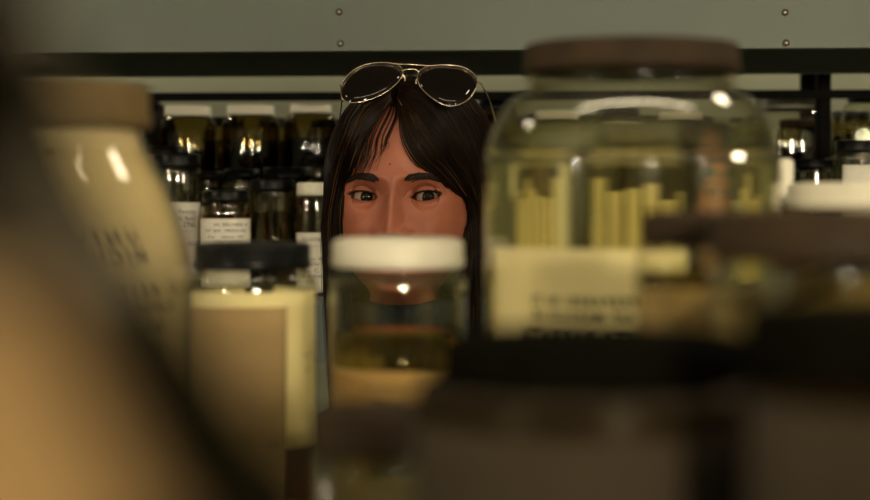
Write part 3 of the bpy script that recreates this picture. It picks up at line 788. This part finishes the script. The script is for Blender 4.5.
def make_eye(side, parent, gaze):
    """eyeball with sclera, iris and pupil by angle from the gaze axis"""
    bm = bmesh.new(); seg = 40; rings = []
    ths = [0, .06, .12, .17, .22, .28, .34, .40, .46, .52, .56] + list(np.linspace(.6, PI, 16))
    c = Vector(yawed((side * EX, -EF, EZ)))
    gd = Vector(gaze).normalized(); q = Vector((0, 0, 1)).rotation_difference(gd)
    mats = []
    for th in ths:
        r = ER
        bulge = ER + (.0010 * max(0, 1 - (th / .55) ** 2))
        if th == 0: rings.append([bm.verts.new(c + q @ Vector((0, 0, bulge)))])
        else: rings.append([bm.verts.new(c + q @ Vector((bulge * math.sin(th) * math.cos(2 * PI * k / seg), bulge * math.sin(th) * math.sin(2 * PI * k / seg), bulge * math.cos(th)))) for k in range(seg)])
    for i, (a, b) in enumerate(zip(rings, rings[1:])):
        mi = 2 if ths[i + 1] <= .22 else (1 if ths[i + 1] <= .56 else 0)
        for k in range(seg):
            f = bm.faces.new((a[0], b[k], b[(k + 1) % seg]) if len(a) == 1 else (a[k], b[k], b[(k + 1) % seg], a[(k + 1) % seg])); f.material_index = mi
    bmesh.ops.recalc_face_normals(bm, faces=bm.faces)
    return obj('eye', bm, [M['sclera'], M['iris'], M['pupil']], parent, True)

def tubes_mesh(name, strands, radius, mat, parent, sides=3, val=None):
    """strands: array (n, K, 3), radius scalar or (n,) ; tapered at the tip"""
    S = np.asarray(strands); n, K, _ = S.shape
    T_ = np.gradient(S, axis=1); T_ /= np.linalg.norm(T_, axis=2, keepdims=True) + 1e-9
    up = np.array([.13, .9, .31]); A = np.cross(T_, up); A /= np.linalg.norm(A, axis=2, keepdims=True) + 1e-9
    B = np.cross(T_, A)
    rad = np.broadcast_to(np.asarray(radius).reshape(-1, 1, 1), (n, 1, 1)) * np.interp(np.linspace(0, 1, K), [0, .1, .75, 1], [.7, 1, .9, .25]).reshape(1, K, 1)
    V = np.stack([S + rad * (A * math.cos(2 * PI * k / sides) + B * math.sin(2 * PI * k / sides)) for k in range(sides)], 2).reshape(-1, 3)
    idx = np.arange(n * K * sides).reshape(n, K, sides)
    a = idx[:, :-1, :]; b = np.roll(a, -1, axis=2); d_ = idx[:, 1:, :]; c_ = np.roll(d_, -1, axis=2)
    Fq = np.stack([a, b, c_, d_], -1).reshape(-1, 4)
    me = bpy.data.meshes.new(name)
    me.vertices.add(len(V)); me.vertices.foreach_set('co', V.astype(np.float32).ravel())
    me.loops.add(len(Fq) * 4); me.loops.foreach_set('vertex_index', Fq.astype(np.int32).ravel())
    me.polygons.add(len(Fq)); me.polygons.foreach_set('loop_start', np.arange(0, len(Fq) * 4, 4, dtype=np.int32))
    me.update(calc_edges=True)
    if val is not None:
        at_ = me.attributes.new('strand', 'FLOAT', 'POINT'); at_.data.foreach_set('value', np.repeat(val, K * sides).astype(np.float32))
    return link(name, me, mat, parent, True)

HC = 405.0       # picture column of the head axis
HD = 1.80
def loc_px(x, y, f):
    p = px(x, y, HD - f); c = px(HC, HOR, HD)
    return np.array([p.x - c.x, -f, p.z - (EYE + .0032)])     # eye line sits at row 197
def surf_f(x, z):
    w_, ff, bb = hp(z)
    u = min(abs(x) / w_, 1.2)
    return ff * (1 - u ** 2) ** .5 if u < 1 else -.0
def cat(P, n):
    P = np.array(P); out = []
    m = len(P) - 1
    for t_ in np.linspace(0, m, n):
        i = min(int(t_), m - 1); u = t_ - i
        p0, p1, p2, p3 = P[max(i - 1, 0)], P[i], P[i + 1], P[min(i + 2, m)]
        out.append(.5 * (2 * p1 + (p2 - p0) * u + (2 * p0 - 5 * p1 + 4 * p2 - p3) * u * u + (3 * p1 - p0 - 3 * p2 + p3) * u ** 3))
    return np.array(out)
def guide(pts, lift, fs=None):
    """pts: picture points; forward from the head surface plus lift unless given"""
    out = []
    for i, (x, y) in enumerate(pts):
        if fs is not None and fs[i] is not None: f = fs[i]
        else:
            f = .085
            for _ in range(4):
                p = loc_px(x, y, f); f = surf_f(p[0] + .011, min(p[2], .112)) + lift
        out.append(loc_px(x, y, f))
    return out

def make_hair(parent):
    K = 26; S = []; V_ = []; Rr = []
    RG = [  # inner to outer guides on the viewer's right
     guide([(396, 100), (400, 118), (404, 141), (417, 163), (433, 175), (450, 193), (463, 210), (467, 245), (459, 310), (455, 370)], .010, [None] * 7 + [.052, .050, .050]),
     guide([(397, 94), (408, 105), (420, 128), (436, 152), (450, 170), (463, 190), (474, 212), (477, 250), (477, 310), (476, 380)], .016, [None] * 5 + [.056, .044, .040, .040, .042]),
     guide([(399, 84), (422, 88), (445, 105), (460, 130), (472, 158), (481, 188), (487, 220), (489, 260), (488, 320), (487, 390)], .012, [.060, .064, .064, .060, .054, .044, .034, .028, .026, .030]),
     guide([(399, 79), (428, 78), (460, 90), (480, 112), (491, 140), (497, 175), (500, 215), (501, 260), (500, 320), (498, 395)], .012, [.034, .036, .034, .026, .016, .010, .006, .006, .008, .012]),
     guide([(399, 80), (430, 78), (462, 92), (483, 116), (494, 146), (500, 180), (503, 215), (504, 260), (503, 320), (500, 395)], .012, [-.02, -.02, -.024, -.03, -.035, -.04, -.04, -.04, -.035, -.03]),
    ]
    LG = [[q + np.array([0, -dk, 0]) for q in G_] for dk, G_ in zip((.010, .010, .012, .008, 0), [
     guide([(392, 100), (386, 108), (375, 122), (362, 143), (354, 163), (348, 184), (344, 208), (345, 240), (351, 300), (355, 370)], .007, [None] * 5 + [.050, .046, .044, .044, .046]),
     guide([(391, 95), (379, 103), (364, 120), (352, 144), (344, 168), (339, 192), (336, 216), (336, 250), (338, 310), (342, 380)], .009, [None] * 4 + [.046, .040, .034, .032, .034, .036]),
     guide([(392, 86), (372, 93), (355, 112), (345, 138), (337, 168), (332, 196), (329, 222), (329, 260), (331, 320), (335, 390)], .012, [.055, .052, .045, .036, .030, .024, .018, .016, .018, .022]),
     guide([(394, 80), (370, 84), (352, 106), (342, 136), (335, 166), (330, 196), (327, 224), (328, 260), (330, 320), (334, 395)], .012, [.020, .018, .012, .006, .002, -.004, -.006, -.006, -.004, 0]),
     guide([(396, 80), (374, 84), (354, 108), (343, 138), (336, 168), (331, 198), (329, 226), (330, 262), (332, 320), (336, 395)], .012, [-.03, -.034, -.04, -.045, -.05, -.052, -.052, -.05, -.045, -.04]),
    ])]
    for G, n in ((RG, 4200), (LG, 3400)):
        G = [cat(g_, K) for g_ in G]; m = len(G) - 1
        for _ in range(n):
            lock = rng.integers(0, 90)                       # locks clump strands
            lr = random.Random(int(lock) + (0 if G is RG else 1000))
            u = (lr.random() * .85 + rng.random() * .15) * m if rng.random() < .75 else rng.random() * m
            i = min(int(u), m - 1); q = u - i
            s = G[i] * (1 - q) + G[i + 1] * q
            tt = np.linspace(0, 1, K)[:, None]
            depth = rng.random() ** 1.5
            s = s.copy()
            s[:, 1] += depth * .010 * (0.3 + tt[:, 0])
            wob = rng.normal(0, 1, (1, 3)) * np.array([[.0018, .0014, 0]])
            s += wob * np.minimum(tt * 3, 1) + np.array([[.0016, 0, 0]]) * np.sin(tt * (6 + 5 * lr.random()) + lr.random() * 6) * tt
            S.append(s); V_.append(min(1, max(0, .35 + .18 * rng.normal() + (.25 if lr.random() > .82 else 0)))); Rr.append(rng.uniform(.00030, .00052))
    # wisps over the viewer's left half of the forehead
    for k in range(46):
        c = [0.02, .10, .22, .30, .47, .52, .70, .86, .93, .97][k % 10] + rng.normal() * .022
        c = min(max(c, -.05), 1.05)
        x0 = 392 + 3 * c; top = (x0, 101 + 2 * c)
        ex = 349 + c * 34 + rng.normal() * 1.5; ey = 182 - 34 * max(c, 0) ** 1.5 + rng.normal() * 4
        mx_ = 375 + c * 20; my_ = 122 + 2 * c
        p = guide([top, (mx_ + 3, my_ - 8), (mx_ - 8 + c * 2, my_ + 14), ((mx_ + ex) / 2 - 1, (my_ + ey) / 2 + 8), (ex, ey)], .006 + rng.random() * .003)
        S.append(cat(p, K)); V_.append(.45 + .15 * rng.normal()); Rr.append(.00030)
    # a few locks parting over the viewer's right brow let skin through (they lie proud of the fringe)
    for k in range(150):
        c = rng.random()
        p = guide([(399 + 10 * c, 92), (418 + 8 * c, 108), (431 + 10 * c, 135), (440 + 12 * c, 165), (452 + 12 * c, 192)], .013 + rng.random() * .002)
        S.append(cat(p, K)); V_.append(.5 + .35 * c * rng.random()); Rr.append(.00040)
    for k in range(460):  # paler strands at the parting: the hair's highlight put into strand colour
        c = rng.random()
        if k % 2: p = guide([(394, 82 + 4 * c), (383 - 3 * c, 90), (370 - 4 * c, 104), (359 - 4 * c, 124), (351 - 3 * c, 145)], .015 + .002 * c)
        else: p = guide([(396, 82 + 5 * c), (402 + 7 * c, 98), (411 + 9 * c, 118), (420 + 10 * c, 138), (431 + 12 * c, 156)], .015 + .002 * c)
        S.append(cat(p, K)); V_.append(rng.uniform(.55, .95)); Rr.append(.00032)
    # crown and back of the head
    for k in range(3000):
        th = rng.uniform(-PI * .98, PI * .02)                    # azimuth round the back half
        a = rng.uniform(0, 2 * PI)
        ca, sa = math.cos(a), math.sin(a)
        if -sa > .45 and abs(ca) < .85: continue            # keep the face side free
        pts = []
        for ph, zz_ in ((.05, 0), (.45, 0), (.85, 0), (1.25, 0), (1.57, 0)):
            r1, r2, r3 = .083, (.104 if sa > 0 else .088), .103
            pts.append((r1 * math.sin(ph) * ca, .010 + r2 * math.sin(ph) * sa, .022 + r3 * math.cos(ph)))
        x, y, z = pts[-1]
        for dz in (-.08, -.18, -.30): pts.append((x * (1.02 if dz > -.1 else .95), y * (.98 if dz > -.1 else .85) + .005, z + dz))
        s = cat(pts, K) + rng.normal(0, .0015, (1, 3))
        S.append(s); V_.append(min(1, max(0, .38 + .2 * rng.normal()))); Rr.append(.0006)
    # flyaways
    for k in range(26):
        x = rng.uniform(385, 440); p = [loc_px(x, 84, .02), loc_px(x + rng.normal() * 8, 70, .02), loc_px(x + 14 + rng.normal() * 12, 62 + rng.normal() * 3, .02), loc_px(x + 30 + rng.normal() * 14, 68 + rng.normal() * 4, .015)]
        S.append(cat(p, K)); V_.append(.4); Rr.append(.00016)
    for k in range(14):
        dx = rng.normal() * 2
        p = [loc_px(334 + dx, 170, .02), loc_px(329 + dx, 200, .02), loc_px(325 + dx + rng.normal(), 235, .02), loc_px(327 + dx, 275 + 10 * rng.normal(), .02)]
        S.append(cat(p, K)); V_.append(.4); Rr.append(.00018)
    return tubes_mesh('hair', np.array(S), np.array(Rr), M['hair'], parent, 3, np.clip(np.array(V_), 0, 1))

def face_point(x, z, lift=0.0):
    w_, ff, bb = hp(z); u = min(abs(x) / w_, .99)
    sa = u ** (1 / .92); f = ff * math.sqrt(1 - sa * sa) ** .95
    f = face_f(x, z, f)
    return f + lift

def make_brow(side, parent):
    S = []
    for k in range(430):
        u = rng.random()                       # 0 inner, 1 outer
        x = side * (.0125 + u * .036); zc = .0166 + .0045 * math.sin(min(u * 1.25, 1) * PI * .62) - .006 * max(0, u - .62) ** 1.1 * 2.2
        th = (.0042 * (1 - u) ** .5 + .0016) * min(1, (u + .04) / .16)
        z = zc + rng.uniform(-1, 1) * th * .75
        L = .0065; ang = R_(62 - 75 * u ** .7)
        pts = []
        for q in (0, .5, 1):
            xx = x + side * L * q * math.cos(ang); z2 = z + L * q * math.sin(ang) * .8 - .0012 * q
            pts.append(yawed((xx, -face_point(xx, z2, .0006 + .0008 * q), z2)))
        S.append(cat(pts, 5))
    return tubes_mesh('eyebrow', np.array(S), .00024, M['brow'], parent)

def make_lashes(side, parent):
    S = []
    def lidpt(u, upper):
        x = EX + u * .0152
        e = (.0052 * max(0, 1 - abs(u) ** 2.1) ** .8 + .0006) if upper else (-.0044 * max(0, 1 - abs(u) ** 2.4) ** .9 + .0006)
        z = EZ + .0012 * u + e
        dx = x - EX; f = EF + math.sqrt(max(ER ** 2 * 1.28 - dx * dx - (z - EZ) ** 2, 0.00002)) + .0002
        return x, z, f
    for up in (True, False):
        for k in range(130 if up else 45):
            u = rng.uniform(-.98, 1.0)
            x, z, f = lidpt(u, up)
            L = (.0046 if up else .0020) * (.7 + .4 * (u + 1) / 2)
            out = (.35 + .5 * (u + 1) / 2) * (1 if u > -.3 else .3)
            sgn = 1 if up else -1
            pts = [(side * x, -f, z), (side * (x + L * .3 * out), -(f + L * .5), z - sgn * L * .02), (side * (x + L * .8 * out), -(f + L * .75), z + sgn * L * (.30))]
            S.append(cat([yawed(p) for p in pts], 5))
        # continuous lash line
        for j in range(5 if up else 1):
            pts = []
            for u in np.linspace(-1, 1.04, 9):
                x, z, f = lidpt(u, up); pts.append(yawed((side * x, -(f + .0002), z + (.00035 * (j - 1.5) if up else -.0001))))
            for i in range(8): S.append(cat([pts[i], [(a_ + b_) / 2 for a_, b_ in zip(pts[i], pts[i + 1])], pts[i + 1]], 5))
    return tubes_mesh('eyelashes', np.array(S), .00020, M['brow'], parent)

def make_ear(side, parent):
    bm = bmesh.new(); bmesh.ops.create_uvsphere(bm, u_segments=24, v_segments=16, radius=1)
    for v in bm.verts:
        x, y, z = v.co
        dish = -.004 * math.exp(-((y - .1) ** 2 + z * z) * 3) if x * 1 > 0 else 0
        v.co = Vector(yawed((side * (.0745 + .006 * x + dish + .004 * y), .012 + .016 * y, -.012 + .029 * z + .004 * y)))
    return obj('ear', bm, M['skin'], parent, True)

pc = px(HC, HOR, HD)
woman = thing('person', 'dark haired woman with sunglasses on her head peering between the jars', 'person', (pc.x, HD, 0), 0)
woman_off = EYE + .0032
def lift_children(root, z):
    for c in root.children: c.location.z = z
body = make_body(woman)
for s in (-1, 1):
    gz = (math.sin(R_(9)), -math.cos(R_(9)), -.02)
    make_eye(s, woman, gz); make_brow(s, woman); make_lashes(s, woman); make_ear(s, woman)
bm = bmesh.new(); bmesh.ops.create_uvsphere(bm, u_segments=12, v_segments=8, radius=.0010)
mp_ = yawed((-.002, -face_point(-.002, .033), .033))
for v in bm.verts: v.co = Vector((v.co.x + mp_[0], v.co.y * .5 + mp_[1], v.co.z + mp_[2]))
obj('mole', bm, pmat('mole', (.10, .03, .02), .5), woman, True)
make_hair(woman)
# clothes
bm = bmesh.new(); torso_bm(bm, [(-.108, .068, .066, .074, .008), (-.13, .069, .066, .074, .009), (-.16, .068, .060, .072, .010)] + [(z, w_ + .014, f + .014, b + .014, c) for z, w_, f, b, c in ROWS[0:11]])  # high dark collar rows added to stand for the shadow on the neck
for s in (-1, 1):
    p, r = ARM(s); tube_bm(bm, p, [a + .010 for a in r])
sw = remeshed(bm, .008, 5); link('sweater', sw, M['sweater'], woman)
bm = bmesh.new(); torso_bm(bm, [(z, w_ + .006, f + .007, b + .007, c) for z, w_, f, b, c in ROWS[8:]])
for s in (-1, 1):
    p, r = LEG(s); tube_bm(bm, p, [a + .012 for a in r[:4]] + [.05], 18)
tr = remeshed(bm, .009, 4); link('trousers', tr, M['trousers'], woman)
for s in (-1, 1):
    bm = bmesh.new()
    tube_bm(bm, [(s * .097, .060, -1.50), (s * .098, .0, -1.505), (s * .101, -.07, -1.518), (s * .104, -.14, -1.526)], [(.044, .050), (.045, .045), (.046, .032), (.042, .022)], 20)
    for v in bm.verts: v.co.z = max(v.co.z, -1.5525)
    me_ = remeshed(bm, .006, 2); link('shoe', me_, M['shoe'], woman)
lift_children(woman, woman_off)

# second person behind the racks: same build, own object
p2 = px(128, HOR, 3.75)
other = woman.copy(); C.objects.link(other); other.name = 'person'
other.location = (p2.x, 3.75, 0); sc2 = (EYE + .095) / EYE; other.scale = (sc2,) * 3; other.rotation_euler = (0, 0, R_(4))
other['label'] = 'dark haired person in the rear aisle, a sliver of cheek showing beside the cream jar'
for c in list(woman.children):
    q = c.copy(); C.objects.link(q); q.parent = other

# ------------------------------------------------------------------ sunglasses resting on the hair
sg = thing('sunglasses', 'gold rimmed aviator sunglasses pushed up on the hair of the woman', 'sunglasses', (pc.x, HD, woman_off + .11))
off = np.array([0, 0, -.11])
def sgp(x, y, df=0.0):
    f = .080
    for _ in range(4):
        p = loc_px(x, y, f); f = .084 - (p[2] - .118) * .9 - abs(p[0]) * .12 + df
    return loc_px(x, y, f) + off
LL = [(341, 93), (342, 84), (350, 73), (362, 65.8), (378, 62.6), (394, 63.8), (402, 68.5), (402, 76), (396, 84), (386, 92), (373, 98.5), (360, 102), (349, 102.5), (343, 99)]
LR = [(417.6, 78), (419.5, 71), (430, 66), (448, 65), (464, 67.5), (474, 74), (477, 82), (474.5, 91), (468, 99.5), (458, 105), (448, 106), (438, 102), (427, 94), (420, 86)]
def closed(P, n=6):
    m = len(P); out = []
    for i in range(m):
        p0, p1, p2_, p3 = [np.array(P[(i + k) % m], float) for k in (-1, 0, 1, 2)]
        for k in range(n):
            u = k / n; out.append(.5 * (2 * p1 + (p2_ - p0) * u + (2 * p0 - 5 * p1 + 4 * p2_ - p3) * u * u + (3 * p1 - p0 - 3 * p2_ + p3) * u ** 3))
    return out
def wire(name, pts, r, mat, parent, cyclic=False):
    cu = bpy.data.curves.new(name, 'CURVE'); cu.dimensions = '3D'; cu.bevel_depth = r; cu.bevel_resolution = 3
    sp = cu.splines.new('POLY'); sp.points.add(len(pts) - 1)
    for i, p in enumerate(pts): sp.points[i].co = (*p, 1)
    sp.use_cyclic_u = cyclic
    o = bpy.data.objects.new(name, cu); C.objects.link(o); bpy.context.view_layer.update()
    me = bpy.data.meshes.new_from_object(o.evaluated_get(bpy.context.evaluated_depsgraph_get()))
    bpy.data.objects.remove(o); bpy.data.curves.remove(cu); me.materials.clear()
    return link(name, me, mat, parent)
for P in (LL, LR):
    O = [sgp(*q) for q in closed(P)]
    cen = sum(O) / len(O)
    wire('rim', O, .0006, M['gold'], sg, True)
    bm = bmesh.new(); rings = []
    nrm = np.cross(O[10] - cen, O[30] - cen); nrm /= np.linalg.norm(nrm)
    if nrm[1] > 0: nrm = -nrm
    for layer in (0, 1):
        c0 = bm.verts.new(cen + nrm * (.0036 - .0018 * layer)); prev = None; rs = []
        for t_ in (.35, .7, 1.0):
            rs.append([bm.verts.new(cen + (o_ - cen) * t_ + nrm * (.0036 * (1 - t_ * t_) - .0012 * layer)) for o_ in O])
        n_ = len(O)
        for i in range(n_): bm.faces.new((c0, rs[0][i], rs[0][(i + 1) % n_]))
        for a_, b_ in zip(rs, rs[1:]):
            for i in range(n_): bm.faces.new((a_[i], b_[i], b_[(i + 1) % n_], a_[(i + 1) % n_]))
        rings.append(rs[-1])
    for i in range(len(O)): bm.faces.new((rings[0][i], rings[1][i], rings[1][(i + 1) % len(O)], rings[0][(i + 1) % len(O)]))
    bmesh.ops.recalc_face_normals(bm, faces=bm.faces)
    obj('lens', bm, M['lens'], sg, True)
wire('brow_bar', [sgp(394, 63.8, .001), sgp(404, 64.3, .003), sgp(416, 64.8, .003), sgp(430, 66, .001)], .0008, M['gold'], sg)
wire('bridge', cat([sgp(402, 71), sgp(406, 69.6, .003), sgp(411, 69.2, .004), sgp(415, 69.6, .003), sgp(419, 72)], 10), .0009, M['gold'], sg)
for (a_, b_) in (((402, 74), (405, 78)), ((418, 78), (416, 81))):
    o_ = wire('nose_pad', cat([sgp(*a_), sgp(*b_, -.004), sgp(b_[0], b_[1] + 3, -.006)], 6), .0009, M['gold'], sg)
def tpl(pts): return cat([np.array(p) for p in pts], 16)
rt = [sgp(477, 82), sgp(480, 83), loc_px(483, 87, .040) + off, loc_px(490, 102, .0) + off, loc_px(496, 122, -.05) + off]
lt = [sgp(341.5, 84), sgp(340.5, 85, -.003), loc_px(342, 92, .035) + off, loc_px(341, 108, .0) + off, loc_px(338, 128, -.05) + off]
wire('temple_arm', tpl(rt), .0009, M['gold'], sg); wire('temple_arm', tpl(lt), .0009, M['gold'], sg)
